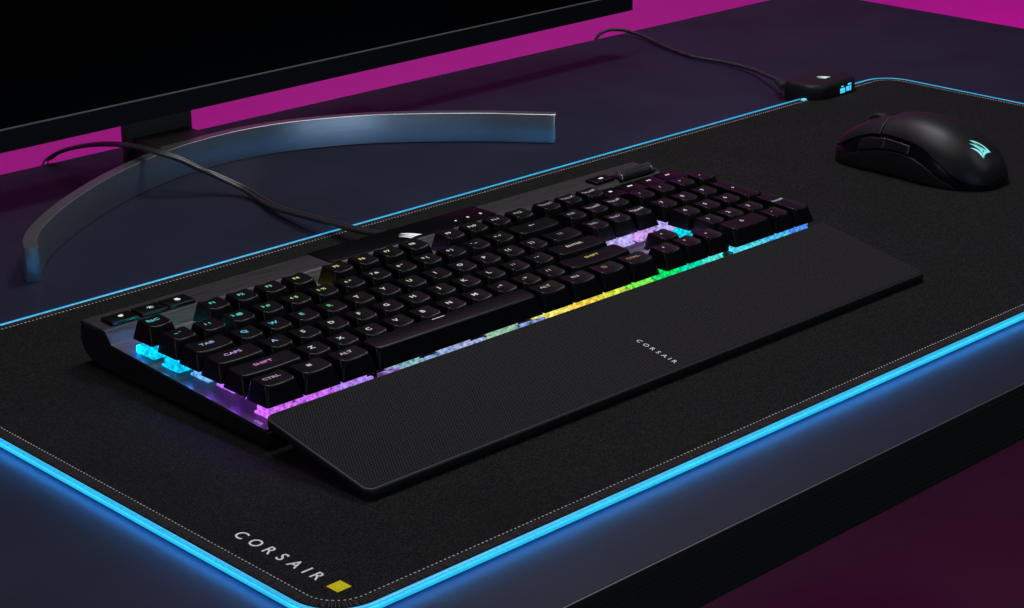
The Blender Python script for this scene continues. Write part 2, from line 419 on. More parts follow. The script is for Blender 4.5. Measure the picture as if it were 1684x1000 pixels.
for (x, y) in ((hx0+1.2, hy0+12),):
    MB().add(*rbox(x-5, x+1, y-1.6, y+1.6, -2.2, 1.2, 1.2, .8, 3)).build('rim_connector', m_glow('connector_glow', (.08, .72, .95), 1.1), hp)
# cable of the pad: runs back from the box and drops over the desk's rear edge
cp = [(727, 262, 6.5), (740, 276, 6.5), (761.7, 309.8, 3.2), (778, 338.5, .2), (785.3, 372.5, -1.2), (783, 404.8, -1.5), (792.5, 442, -1.5), (801, 466, -1.4), (812, 498, -.6), (807, 516, 2.2), (797, 526, 1.0), (789, 532, -8), (785, 534, -40), (785, 534, -90)]
v, f = tube(crom(cp, 10), 1.6, 10); obj('cable', v, f, m_braided, pad, smooth=True)
v, f = tube([Vector((726, 260.5, 6.5)), Vector((734.5, 270, 6.5)), Vector((741, 278, 6.1))], 2.9, 10); obj('cable_boot', v, f, m_rubber, pad, smooth=True)

# ================================================================== MONITOR
mon = Thing('monitor', 'large black monitor on a curved silver foot behind the keyboard', 'monitor', (280, 470, -4))
RA = radians(1.5); C0 = Vector((750.5, 456.5, 0)); ux = Vector((-cos(RA), -sin(RA), 0)); uy = Vector((-sin(RA), cos(RA), 0))
def mp(u, d, z): q = C0+ux*u+uy*d; return (q.x, q.y, z)
def mbox(u0, u1, d0, d1, z0, z1):
    v, f = box(-u1, -u0, d0, d1, z0, z1); return [mp(-x, y, z) for x, y, z in v], f
fr = MB().add(*mbox(0, 890, 0, 9, 38, 53)).add(*mbox(0, 8, 0, 9, 53.05, 420)).add(*mbox(882, 890, 0, 9, 53.05, 420)).add(*mbox(0, 890, 0, 9, 420.05, 430))
fr.build('bezel', m_bezel, mon)
MB().add(*mbox(8.1, 881.9, 1.6, 8.5, 53.9, 419.9)).build('screen', m_screen, mon)
MB().add(*mbox(8.1, 881.9, .2, 1.8, 53.08, 53.75)).add(*mbox(-.6, -.02, .6, 5, 40, 430)).build('lip_highlight', m_highlight, mon)  # highlights of the bezel's lip and side edge, built as bright strips
MB().add(*mbox(4, 886, 9.1, 24, 41, 427)).add(*mbox(250, 640, 24.1, 48, 90, 380)).build('back_cover', m_blackplastic, mon)
nk = MB().add(*rbox(236, 295, 480, 487, 12, 160, 1.5, .6, 3)); nk.build('neck', m_neck, mon, smooth=True)
# curved foot
fb = [(57.5, 303), (64, 315), (76, 330), (92, 345), (110, 359.5), (129, 373), (148, 385), (167, 396), (187, 406), (216, 418), (246, 427.5), (272, 432), (300, 433.5), (330, 430), (360, 420.5), (397, 402), (431, 375.5), (465, 343.5), (484, 321), (499, 303)]
F = crom([(x, y, 0) for x, y in fb], 5)
def foot_ring(i):
    p = F[i]; a = F[max(0, i-1)]; b = F[min(len(F)-1, i+1)]; d = (b-a).normalized(); nn = Vector((-d.y, d.x, 0))
    lean = 1.6
    return p, nn, d
rings = []
for i in range(len(F)):
    p, nn, d = foot_ring(i)
    prof = [(.4, -4), (0, -3.6), (1.3, 17.3), (1.5, 17.75), (1.95, 18), (9.6, 18), (10.1, 17.75), (10.3, 17.3), (10.8, -3.6), (10.4, -4)]
    t = 0
    rings.append([(p+nn*o) + Vector((0, 0, z)) for o, z in prof])
# rounded ends: shrink the last rings in thickness
def endcap(p, nn, d, sgn):
    out = []
    for k in (1, 2, 3):
        a = k/3*pi/2; e = 1.6*sin(a); s = cos(a)*.26+.74
        prof = [(.4, -4), (0, -3.6), (1.3, 17.3), (1.5, 17.75), (1.95, 18), (9.6, 18), (10.1, 17.75), (10.3, 17.3), (10.8, -3.6), (10.4, -4)]
        out.append([(p+d*sgn*e+nn*(5.4+(o-5.4)*s))+Vector((0, 0, z)) for o, z in prof])
    return out
p, nn, d = foot_ring(0); A = endcap(p, nn, d, -1)[::-1]
p, nn, d = foot_ring(len(F)-1); B = endcap(p, nn, d, 1)
v, f = loft(A+rings+B); obj('curved_foot', v, f, m_silver, mon, smooth=True, sharp=24)
MB().add(*rbox(242, 290, 441, 480.3, -3, 15.5, 2, 1, 3)).add(*rbox(236.5, 294.5, 480.5, 487.5, -4, 11.9, 2, 1, 3)).build('foot_bracket', m_neck, mon, smooth=True)

# ================================================================== KEYBOARD
U = 19.05
kb = Thing('keyboard', 'full size black mechanical keyboard with rainbow lit switches lying on the cloth pad', 'keyboard', (214, 80, 0))
KX0, KX1 = -4.0, 432.4
def plate_z(y): return 10.6+(y+2)*.0515
prof_body = [(-3.6, 2.2), (146, 2.2), (153.5, 3.6), (159.2, 7), (162, 12), (161.8, 19), (160.2, 22.6), (139.6, 22.6), (136.4, 21.8), (131.2, plate_z(131)-1.75), (-3.6, plate_z(-3.6)-1.75)]
v, f = extrude_x(prof_body, KX0+.3, KX1-.3, .5); obj('case', v, f, m_blackplastic, kb, smooth=True, sharp=28)
top = [(-2.4, plate_z(-2.4)), (131, plate_z(131)), (131.6, plate_z(131)+.25), (135.9, 23.2), (136.6, 23.9), (138.0, 24.35), (139.6, 24.45), (159.6, 24.5), (160.6, 24.0), (160.9, 22.9)]
bot = [(160.2, 22.7), (139.6, 22.7), (136.5, 21.9), (131.3, plate_z(131)-1.6), (-2.4, plate_z(-2.4)-1.6)]
v, f = extrude_x(top+bot, KX0, KX1, .45); obj('top_plate', v, f, m_alu, kb, smooth=True, sharp=25)
for x in (20, 380):
    MB().add(*rbox(x, x+30, 8, 16, 0, 2.3, 1, .2, 2)).build('rubber_foot', m_foot, kb)
    MB().add(*rbox(x, x+24, 130, 146, 0, 2.3, 1, .2, 2)).build('rubber_foot', m_foot, kb)

# colours of the lighting, by place on the board (mm)
GLOW = [(5, 105, (.02, .62, 1.0)), (5, 80, (.02, .60, 1.0)), (5, 62, (.16, .40, .95)), (5, 45, (.50, .14, .92)), (5, 8, (.62, .12, .92)), (40, 8, (.60, .16, .90)), (66, 8, (.45, .18, .88)),
        (100, 8, (.22, .42, .50)), (130, 8, (.34, .45, .75)), (165, 8, (.26, .50, .34)), (185, 8, (.30, .42, .85)), (202, 8, (.95, .78, .14)), (225, 8, (.90, .62, .10)), (245, 8, (.80, .75, .08)), (262, 8, (.38, .80, .05)),
        (285, 8, (.08, .85, .08)), (298, 8, (.02, .80, .14)), (316, 8, (.03, .75, .40)), (338, 8, (.05, .72, .66)), (356, 8, (.05, .65, .70)), (380, 8, (.05, .62, .78)), (405, 8, (.05, .48, .95)), (425, 8, (.04, .25, .95)),
        (298, 66, (.42, .38, .72)), (318, 66, (.44, .34, .76)), (338, 66, (.50, .30, .72)), (362, 66, (.40, .34, .85)), (362, 47, (.03, .62, .80)), (362, 28, (.02, .74, .74)), (292, 28, (.04, .85, .40)),
        (112, 112, (.5, .5, .02)), (196, 112, (.4, .35, .8)), (25, 112, (.02, .55, .60))]
LEG = [(10, 108, (.10, .72, .92)), (45, 108, (.10, .75, .62)), (70, 108, (.10, .72, .62)), (90, 108, (.30, .72, .35)), (108, 105, (.75, .70, .25)), (135, 108, (.85, .75, .25)), (160, 108, (.85, .78, .42)), (190, 108, (.85, .8, .72)),
       (25, 88, (.15, .7, .85)), (55, 88, (.10, .70, .78)), (75, 88, (.15, .75, .35)), (95, 88, (.45, .72, .15)), (120, 88, (.80, .75, .35)), (150, 88, (.85, .8, .6)), (195, 88, (.8, .75, .78)),
       (12, 68, (.35, .55, .80)), (38, 68, (.10, .62, .85)), (56, 68, (.10, .6, .8)), (78, 68, (.08, .62, .48)), (96, 68, (.12, .68, .22)), (120, 68, (.7, .75, .65)), (150, 68, (.75, .8, .45)), (200, 68, (.75, .75, .75)),
       (15, 48, (.60, .35, .80)), (45, 48, (.35, .55, .75)), (75, 48, (.75, .8, .8)), (120, 48, (.8, .8, .8)), (190, 48, (.8, .8, .8)), (250, 50, (.65, .65, .58)),
       (20, 28, (.72, .22, .75)), (60, 28, (.65, .7, .8)), (100, 28, (.8, .8, .8)), (190, 28, (.7, .7, .7)), (250, 28, (.62, .60, .12)),
       (12, 8, (.45, .35, .45)), (35, 8, (.70, .68, .78)), (58, 8, (.60, .55, .66)), (130, 8, (.8, .8, .8)), (200, 8, (.50, .48, .42)), (225, 8, (.50, .46, .38)), (250, 8, (.34, .30, .16)), (270, 8, (.32, .30, .12)),
       (310, 20, (.6, .6, .6)), (400, 8, (.5, .62, .62)), (360, 48, (.5, .75, .85)), (380, 68, (.6, .66, .72)), (400, 100, (.85, .85, .85)), (300, 100, (.42, .42, .44)), (300, 80, (.42, .42, .44)), (300, 66, (.40, .42, .44))]
def wcol(tab, x, y, pw=4):
    s = 0; c = [0, 0, 0]
    for a, b, k in tab:
        q = 1/((x-a)**2+(y-b)**2*2.0+4)**(pw/2); s += q
        for i in range(3): c[i] += k[i]*q
    return tuple(round(t/s, 3) for t in c)

PITCH = .0271
HR = [0, -.9, -.3, .1, 1.45, 1.8]
ROWY = [0, U, 2*U, 3*U, 4*U, 98.5]
def top_z(r, y): return 29.8+PITCH*y+HR[r]

class Key:
    def __init__(s, x, y, wd, dp, r, name='keycap', round_=2.4):
        s.x0, s.x1, s.y0, s.y1, s.r = x*U+.45, (x+wd)*U-.45, y+.45, y+dp*U-.45, r
        s.zt = lambda yy: top_z(r, yy)
        s.zb = plate_z(y)+8.6+(0 if r else .2)
        dish = 1.0
        tx0, tx1, ty0, ty1 = s.x0+2.45, s.x1-2.05, s.y0+3.5, s.y1-1.2
        s.t = (tx0, tx1, ty0, ty1)
        cx = (tx0+tx1)/2; hw = (tx1-tx0)/2
        if r == 0 and wd > 5: dz = lambda X, Y: .35*(1-((Y-(ty0+ty1)/2)/((ty1-ty0)/2))**2)   # the space bar is convex
        elif wd > 1.6: dz = lambda X, Y: -dish*.55*(1-(min(1, abs(X-cx)/hw))**2)
        else: dz = lambda X, Y: -dish*(1-(min(1, abs(X-cx)/hw))**2)
        s.surf = lambda X, Y: s.zt(Y)+.0+dz(X, Y)+.02*(Y-ty0)
        rings = []; N = 5; MM_ = 4 if wd <= 1 else 8
        def R(t, rad):   # t: 0 bottom, 1 top edge
            a = s.x0+(tx0-s.x0)*t; b = s.x1+(tx1-s.x1)*t; c = s.y0+(ty0-s.y0)*t; d = s.y1+(ty1-s.y1)*t
            return rrk(a, b, c, d, rad, N, MM_)
        H = lambda X, Y: s.surf(X, Y)
        for t, rad in ((0, 1.0), (.12, 1.1), (.5, 1.5), (.88, 2.0)):
            rings.append([(X, Y, s.zb+(H(X, Y)-.25-s.zb)*t*.97) for X, Y in R(t*.94, rad)])
        def inset(i, rad, dzz):
            return [(X, Y, H(X, Y)+dzz) for X, Y in rrk(tx0+i, tx1-i, ty0+i, ty1-i, rad, N, MM_)]
        rings.append(inset(-.22, 2.4, -.75)); rings.append(inset(0, 2.4, -.30)); rings.append(inset(.28, 2.3, -.06)); rings.append(inset(.7, 2.2, 0)); 
        hh_ = min(ty1-ty0, tx1-tx0)/2
        for q_ in (.25, .45, .65, .82, .96): rings.append(inset(max(.9, hh_*q_), max(.02, 2.0*(1-q_)), 0))
        v, f = loft(rings)
        n0 = len(rings[0])
        s.o = obj(name, v, f, m_key, kb, smooth=True, sharp=75)
    def legend(s, vf, strength=1.0, pos=(0.0, .62), size_fit=None, tag=None):
        vv, ff = vf
        if not vv: return
        tx0, tx1, ty0, ty1 = s.t
        x = (tx0+tx1)/2+pos[0]; y = ty0+(ty1-ty0)*pos[1]
        cy = (min(p[1] for p in vv)+max(p[1] for p in vv))/2
        wd = max(p[0] for p in vv)-min(p[0] for p in vv); lim = (tx1-tx0)-1.6
        k = min(1, lim/wd)
        c = wcol(LEG, x, y)
        c = tuple(round(q*8)/8 for q in c)
        m = m_glow('legend_%d_%d_%d' % tuple(int(q*100) for q in c), c, .80)
        pts = []
        for a, b in vv:
            X = x+a*k; Y = y+(b-cy); pts.append((X, Y, s.surf(X, Y)+.07))
        obj('legend', pts, ff, m, (kb, s.o))

def T(t, size=4.2, bold=.022, sx=1.2): return text_mesh(t, size, bold=bold, sx=sx, res=2)
def W(t, size=3.1): return text_mesh(t, size*1.0, bold=.015, sx=1.3, res=2)
def arrow(dx, dy, L=1.6):
    a = (-dx*L, -dy*L); b = (dx*L, dy*L); nx, ny = -dy, dx
    tip = [(b[0]+dx*.8, b[1]+dy*.8), (b[0]-dx*.9+nx*1.1, b[1]-dy*.9+ny*1.1), (b[0]-dx*.9-nx*1.1, b[1]-dy*.9-ny*1.1)]
    return shape(thick_line([a, b], .55)+[tip])
def tri(dx, dy, L=1.3):
    nx, ny = -dy, dx
    return shape([[(dx*L, dy*L), (-dx*L*.7+nx*L, -dy*L*.7+ny*L), (-dx*L*.7-nx*L, -dy*L*.7-ny*L)]])

# function row
esc = Key(0, ROWY[5], 1, 1, 5); esc.legend(W('ESC', 3.6))
for i, x in enumerate([2, 3, 4, 5, 6.5, 7.5, 8.5, 9.5, 11, 12, 13, 14]):
    k = Key(x, ROWY[5], 1, 1, 5, 'function_key'); k.legend(T('F%d' % (i+1), 3.5))
for i, (x, t) in enumerate([(15.25, 'PRTSC'), (16.25, 'SCRLK'), (17.25, 'PAUSE')]):
    k = Key(x, ROWY[5], 1, 1, 5); k.legend(W(t, 3.0))
nums = ['~`', '1!', '2@', '3#', '4$', '5%', '6^', '7&', '8*', '9(', '0)', '-_', '=+']
for i, t in enumerate(nums): Key(i, ROWY[4], 1, 1, 4).legend(T(' '.join(t), 3.3))
Key(13, ROWY[4], 2, 1, 4).legend(arrow(-1, 0, 2.0))
Key(0, ROWY[3], 1.5, 1, 3).legend(W('TAB', 3.6))
for i, t in enumerate('QWERTYUIOP'): Key(1.5+i, ROWY[3], 1, 1, 3).legend(T(t))
Key(11.5, ROWY[3], 1, 1, 3).legend(T('[ {', 3.3)); Key(12.5, ROWY[3], 1, 1, 3).legend(T('] }', 3.3)); Key(13.5, ROWY[3], 1.5, 1, 3).legend(T('\\ |', 3.3))
Key(0, ROWY[2], 1.75, 1, 2).legend(W('CAPS', 3.6))
for i, t in enumerate('ASDFGHJKL'): Key(1.75+i, ROWY[2], 1, 1, 2).legend(T(t))
Key(10.75, ROWY[2], 1, 1, 2).legend(T('; :', 3.3)); Key(11.75, ROWY[2], 1, 1, 2).legend(T("' \"", 3.3)); Key(12.75, ROWY[2], 2.25, 1, 2).legend(W('ENTER', 3.4))
Key(0, ROWY[1], 2.25, 1, 1).legend(W('SHIFT', 3.6))
for i, t in enumerate('ZXCVBNM'): Key(2.25+i, ROWY[1], 1, 1, 1).legend(T(t))
for x, t in ((9.25, ', <'), (10.25, '. >'), (11.25, '/ ?')): Key(x, ROWY[1], 1, 1, 1).legend(T(t, 3.3))
Key(12.25, ROWY[1], 2.75, 1, 1).legend(W('SHIFT', 3.4))
Key(0, 0, 1.25, 1, 0).legend(W('CTRL', 3.4))
Key(1.25, 0, 1.25, 1, 0).legend(shape([[(a, b), (a+1.15, b), (a+1.15, b+1.0), (a, b+1.0)] for a in (-1.3, .1) for b in (-1.15, .1)]))
Key(2.5, 0, 1.25, 1, 0).legend(W('ALT', 3.5))
Key(3.75, 0, 6.25, 1, 0, 'space_bar').legend(shape([[(-4.4, -.3), (4.4, -.3), (4.4, .35), (-4.4, .35)]]), pos=(-6, .80))
Key(10, 0, 1.25, 1, 0).legend(W('ALT', 3.5)); Key(11.25, 0, 1.25, 1, 0).legend(W('FN', 3.5))
Key(12.5, 0, 1.25, 1, 0).legend(shape(thick_line([(-1.4, -1.3), (1.4, -1.3), (1.4, 1.3), (-1.4, 1.3), (-1.4, -1.3)], .4)+thick_line([(-.8, .5), (.8, .5)], .3)+thick_line([(-.8, -.3), (.8, -.3)], .3)))
Key(13.75, 0, 1.25, 1, 0).legend(W('CTRL', 3.4))
for x, r, t in ((15.25, 4, 'INS'), (16.25, 4, 'HOME'), (17.25, 4, 'PGUP'), (15.25, 3, 'DEL'), (16.25, 3, 'END'), (17.25, 3, 'PGDN')): Key(x, ROWY[r], 1, 1, r).legend(W(t, 3.2))
for x, r, dx, dy in ((16.25, 1, 0, 1), (15.25, 0, -1, 0), (16.25, 0, 0, -1), (17.25, 0, 1, 0)): Key(x, ROWY[r], 1, 1, r, 'arrow_key').legend(tri(dx, dy, .95))
npk = lambda x, r, w_, d_, g, **k: Key(x, ROWY[r], w_, d_, r if d_ == 1 else r+0, 'number_pad_key').legend(g, **k)
npk(18.5, 4, 1, 1, T('1', 2.4)); npk(19.5, 4, 1, 1, T('/', 3.2)); npk(20.5, 4, 1, 1, T('*', 3.6)); npk(21.5, 4, 1, 1, T('-', 3.6))
for i, t in enumerate('789'): npk(18.5+i, 3, 1, 1, T(t))
for i, t in enumerate('456'): npk(18.5+i, 2, 1, 1, T(t))
for i, t in enumerate('123'): npk(18.5+i, 1, 1, 1, T(t))
npk(18.5, 0, 2, 1, T('0')); npk(20.5, 0, 1, 1, T('.', 4.5))
npk(21.5, 2, 1, 2, T('+', 4.0), pos=(0, .55)); npk(21.5, 0, 1, 2, W('ENTER', 2.6), pos=(0, .6))

# switches that show under the caps: clear housings lit from inside
def switch(x, y, n=0):
    cx, cy = x, y; z = plate_z(cy)+.1; c = wcol(GLOW, cx, cy, 5); c = tuple(round(q*14)/14 for q in c)
    mb = MB(); s = 7.2
    mb.add(*rbox(cx-s-.5, cx+s+.5, cy-s-.5, cy+s+.5, z, z+1.2, .6, .25, 2))
    rings = [[(X, Y, zz) for X, Y in rr(cx-s+i, cx+s-i, cy-s+i, cy+s-i, .8, 2)] for zz, i in ((z+1.25, .4), (z+3.6, .5), (z+6.1, 1.9), (z+6.5, 2.4))]
    mb.add(*loft(rings))
    for a in (-1, 1):     # clips, ribs and LED window of the housing
        mb.add(*box(cx+a*4-.9, cx+a*4+.9, cy-s-.15, cy-s+.9, z+1.3, z+5.2)); mb.add(*box(cx-s-.15, cx-s+.9, cy+a*4-.9, cy+a*4+.9, z+1.3, z+5.2))
    mb.add(*box(cx-1.4, cx+1.4, cy-s-.25, cy-s+1, z+1.3, z+3.4)); mb.add(*box(cx-s-.25, cx-s+1, cy-1.6, cy+1.6, z+1.3, z+3.4))
    mb.add(*box(cx-2, cx+2, cy-2, cy+2, z+6.5, z+9.4)); mb.add(*box(cx-s+1, cx-s+2, cy-s+1, cy-s+2, z+5.6, z+8.2)); mb.add(*box(cx+s-2, cx+s-1, cy-s+1, cy-s+2, z+5.6, z+8.2))
    mb.build('key_switch', m_glow('switch_%d_%d_%d' % tuple(int(q*100) for q in c), c, 1.05, (430, .45, 1.35)), kb)
cols_front = [.625, 1.875, 3.125, 5.0, 6.9, 8.75, 10.625, 11.875, 13.125, 14.375, 15.75, 16.75, 17.75, 19.5, 21.0, 22.0]
for c in cols_front: switch(c*U, U/2)
for c, r in ((.5, 5), (.5, 4), (.75, 3), (.875, 2), (1.125, 1)):
    switch(c*U, ROWY[r]+U/2)
for c in (15.75, 16.75, 17.75, 19.0): switch(c*U, ROWY[3]+U/2)
switch(19.0*U, ROWY[2]+U/2); switch(19.0*U, ROWY[1]+U/2); switch(16.75*U, ROWY[1]+U/2)
for c in (2.5, 5.5, 7.0, 10.0, 11.5): switch(c*U, ROWY[5]+U/2)
for x0, x1, cc in ((1.5, 16, (.0, .25, .95)), (40, 54, (.0, .55, .5)), (108, 122, (.5, .5, .0)), (196, 210, (.3, .3, .8))):
    MB().add(*rbox(x0, x1, 112.5, 115.5, plate_z(114)+.1, plate_z(114)+4, .4, .3, 2)).build('glow_strip', m_glow('added_rear_glow_%d' % x0, cc, 22.0), kb)  # unseen glowing strips added under the caps to brighten the ledge
def key_glow(x, y, h, c, p):  # added point lights, strengthening the key glow on plate and ledge
    l = bpy.data.lights.new('added_key_glow', 'POINT'); l.energy = p; l.color = c; l.shadow_soft_size = .0004
    o = link(bpy.data.objects.new('added_key_glow', l)); o.parent = kb.o; o.location = (Vector((x, y, plate_z(y)+h))-kb.loc)*MM
for y, c, p in ((108, (.0, .35, 1.0), .004), (86, (.0, .35, 1.0), .005), (66, (.05, .25, 1.0), .005), (48, (.30, .08, 1.0), .006), (28, (.32, .06, 1.0), .007), (9, (.42, .06, 1.0), .006)):
    key_glow(-.2, y, 5.5, c, p)
key_glow(9, 120.5, 5, (.0, .22, 1.0), .012); key_glow(28.5, 119.5, 4, (.0, .75, .62), .014); key_glow(114.5, 119.5, 4, (.75, .62, .0), .008); key_glow(200, 119.5, 4, (.45, .40, 1.0), .008)
key_glow(305, 51, 9, (.50, .42, 1.0), .006); key_glow(330, 51, 9, (.62, .35, 1.0), .004)
# glow strips added between the front switches to fill in their light
for x0, x1 in ((5, 22), (28, 46), (52, 70), (74, 88), (89, 105), (106, 128), (131, 149), (151, 170), (172, 194), (198, 216), (222, 240), (246, 262), (266, 284), (306, 322), (326, 342), (356, 385), (390, 408), (412, 424)):
    cc = wcol(GLOW, (x0+x1)/2, 8, 5); cc = tuple(round(q*14)/14 for q in cc)
    MB().add(*rbox(x0, x1, 2.8, 5.2, plate_z(3)+.1, plate_z(3)+5.2, .4, .3, 2)).build('glow_strip', m_glow('switch_%d_%d_%d' % tuple(int(q*100) for q in cc), cc, 1.0, (240, .15, 1.4)), kb)

# rear ledge: macro buttons, gloss window with emblem and lock lights, mute button, volume wheel, media keys
zl = 24.5
def flat_icon(polys, cx, cy, z, m, par, name='icon'):
    vv, ff = shape(polys); obj(name, [(cx+x, cy+y, z) for x, y in vv], ff, m, par)
m_icon = m_glow('icon_glow', (.62, .84, .82), .95)
m_icon_w = m_glow('icon_glow_white', (.85, .85, .88), 1.0)
for i, x in enumerate((2.6, 21.6, 39.6)):
    o = MB().add(*rbox(x, x+17.4, 139.2, 151.2, zl-.4, zl+1.9, 1.0, .5, 3)).build('macro_button', m_key, kb, smooth=True)
    cx, cy = x+9.6, 145.8
    if i == 0: pl = [disc(0, 0, 1.5)]+thick_line([(0, 1), (2.0, 1.3)], .7)
    elif i == 1: pl = [disc(0, 0, .85)]+[q for k in range(8) for q in thick_line([(1.25*cos(k*pi/4), 1.25*sin(k*pi/4)), (2.1*cos(k*pi/4), 2.1*sin(k*pi/4))], .42)]
    else: pl = [disc(0, 0, 1.7)]+[[(-1.2, .6), (1.2, .6), (1.2, 2.0), (-1.2, 2.0)]]
    flat_icon(pl, cx, cy, zl+1.97, m_icon, (kb, o))
gl = MB().add(*rbox(152, 285.5, 138.2, 161.4, zl-.5, zl+.55, 1.5, .3, 3)).build('gloss_window', m_gloss, kb, smooth=True)
vv, ff = shape(sails(10.5)); obj('emblem', [(217+x*1.1, 145.2+y, zl+.62) for x, y in vv], ff, m_icon_w, (kb, gl))
for x in (257, 267.4, 278.2): flat_icon([disc(0, 0, .8)]+([[(-.4, .5), (.4, .5), (.4, 1.6), (-.4, 1.6)]] if x > 260 else []), x, 146, zl+.62, m_icon_w, (kb, gl), 'lock_light')
mu = MB().add(*rbox(374.5, 392.8, 138.2, 149, zl-.4, zl+1.7, 1.2, .5, 3)).build('mute_button', m_key, kb, smooth=True)
flat_icon([disc(-.9, 0, 1.0), disc(1.1, .1, 1.1), [(-1, -.7), (1.2, -.7), (1.2, .6), (-1, .6)]], 384.4, 143.9, zl+1.77, m_icon_w, (kb, mu))
# volume wheel: knurled roller lying along x
wx0, wx1, wy, wz, wr = 396.5, 427.0, 140.6, 24.0, 5.1
mb = MB(); n = 44; rings = []
rows_ = 17
for i in range(rows_*2+1):
    x = wx0+1.4+(wx1-wx0-2.8)*i/(rows_*2)
    rad = wr if i % 2 == 0 else wr-.75
    rings.append([(x, wy+cos(2*pi*k/n)*(rad-(.25 if k % 2 else 0)), wz+sin(2*pi*k/n)*(rad-(.25 if k % 2 else 0))) for k in range(n)])
mb.add(*loft(rings)); wh = mb.build('volume_roller', mat('knurled_metal', (.025, .024, .024), .5, metal=.3), kb)
for x in (wx0, wx1-1.4):
    v, f = loft([[(x+dx, wy+cos(2*pi*k/28)*r_, wz+sin(2*pi*k/28)*r_) for k in range(28)] for dx, r_ in ((0, wr-.5), (.25, wr), (1.15, wr), (1.4, wr-.5))])
    obj('roller_end', v, f, mat('polished_end', (.55, .54, .54), .2, metal=.9), (kb, wh), smooth=True)
MB().add(*rbox(wx0-2.2, wx1+2.2, wy-6.6, wy+6.6, zl-.3, zl+.3, 2, .15, 3)).build('roller_surround', m_gloss, kb)
# media keys above the number pad
icons = [[[(-1.2, -1.0), (1.2, -1.0), (1.2, 1.0), (-1.2, 1.0)]],
         thick_line([(-2.2, 0), (-.1, .0)], 1.5)+thick_line([(.1, 0), (2.2, .0)], 1.5),
         [[(-2.2, -1.0), (-.2, 0), (-2.2, 1.0)], [(.1, -1.0), (1.2, -1.0), (1.2, 1.0), (.1, 1.0)]],
         [[(-2.0, -1.0), (0, 0), (-2.0, 1.0)], [(0, -1.0), (2.0, 0), (0, 1.0)]]]
for i in range(4):
    x = 18.5*U+i*U*.955
    y0, y1 = 103.5, 119.5
    o = MB().add(*rbox(x+.5, x+17.4, y0, y1, 21, 28.4, .8, .5, 3, zf=lambda a, b: (b-111)*.03)).build('media_key', m_gloss, kb, smooth=True)
    flat_icon(icons[i], x+9.2, 113.3, 28.58, m_icon_w, (kb, o))
# small marks on the left end of the plate
mk = MB(); vv, ff = text_mesh('iCUE', 2.4, bold=.02, sx=1.2)
mk.add([(-2.0+0.0+p[1]*.9+0.2, 6.5-p[0], plate_z(6.5-p[0])+.06) for p in vv], ff)
mk.build('plate_lettering', m_glow('mark_pale', (.5, .42, .6), .8), kb)
# twin braided cable, over the monitor's foot and off the rear of the desk
kc = [(238.5, 160, 14), (237.2, 172, 13.6), (233, 205, 9.8), (236, 262, 5.2), (240.5, 305, 1.2), (248.5, 335.6, -.9), (250, 357.3, 2.0), (241, 376, 9), (231.5, 384.7, 15), (222.5, 395, 21.5), (214.5, 410, 25), (210.5, 429, 25.5), (210, 453.7, 22.5), (207.5, 481.6, 17), (204, 509.7, 8.5), (199, 522.5, 1.5), (197, 531, -9), (196, 534, -40), (196, 534, -90)]
C1 = crom(kc, 9); mb = MB()
for s_ in (-1, 1):
    Q = []
    for i, p in enumerate(C1):
        a = C1[max(0, i-1)]; b = C1[min(len(C1)-1, i+1)]; d = (b-a).normalized(); sd = d.cross(Vector((0, 0, 1)))
        sd = sd.normalized() if sd.length > .1 else Vector((1, 0, 0)); Q.append(p+sd*1.7*s_)
    mb.add(*tube(Q, 1.55, 10))
mb.build('cable', m_cable, kb, smooth=True)
MB().add(*rbox(229, 248, 158, 166, 9.5, 18, 2, .8, 3)).build('cable_boot', m_rubber, kb, smooth=True)

# ================================================================== PALM REST
pr = Thing('palm_rest', 'black knurled palm rest with a small white wordmark lying in front of the keyboard', 'palm rest', (213, -43, 0))
PZ0, PZ1, PYB, PYF = 19.0, 5.2, -4.3, -82.8
def pz(x, y): return PZ1+(y-PYF)/(PYB-PYF)*(PZ0-PZ1)
TH = 5.2
rings = []
for dz, i in ((-TH, 1.0), (-TH+.5, .3), (-TH+1.2, 0), (-1.0, 0), (-.35, .25), (0, .9)):
    rings.append([(x, y, pz(x, y)+dz) for x, y in rr(-6+i, 432-i, PYF+i, PYB-i*.3, 5-i, 6)])
v, f = loft(rings); obj('base_slab', v, f, m_blackplastic, pr, smooth=True, sharp=40)
rings = [[(x, y, pz(x, y)+dz) for x, y in rr(-6+i, 432-i, PYF+i, PYB-i*.5, 4.2, 6)] for dz, i in ((.0, 1.5), (.22, 1.6), (.32, 1.9))]
v, f = loft(rings, cap0=False); obj('knurled_pad', v, f, m_knurl, pr)
lettering('CORSAIR', 211.2, -48.8, -77.2, 3.1, .01, lambda x, y: pz(x, y)+.42).build('lettering', m_white_print, pr)

# ================================================================== MOUSE
ms = Thing('computer_mouse', 'black wireless mouse with a glowing cyan emblem on the right of the pad', 'mouse', (627, 60, 0))
hy_ = [-6, -3, 0, 10, 25, 40, 55, 70, 85, 100, 112, 120, 125]; hz_ = [4, 12, 17, 27, 35, 39, 40.5, 39.4, 36, 30.5, 24, 18.5, 13]
def smooth_interp(y):
    P = list(zip(hy_, hz_))
    y = max(hy_[0], min(hy_[-1], y))
    for i in range(len(P)-1):
        if y <= P[i+1][0]: break
    def sl(j):
        if j <= 0: return (P[1][1]-P[0][1])/(P[1][0]-P[0][0])
        if j >= len(P)-1: return (P[-1][1]-P[-2][1])/(P[-1][0]-P[-2][0])
        return (P[j+1][1]-P[j-1][1])/(P[j+1][0]-P[j-1][0])
    h = P[i+1][0]-P[i][0]; t = (y-P[i][0])/h
    return (2*t**3-3*t*t+1)*P[i][1]+(t**3-2*t*t+t)*h*sl(i)+(-2*t**3+3*t*t)*P[i+1][1]+(t**3-t*t)*h*sl(i+1)
MCX = 627.; NE = 2.5
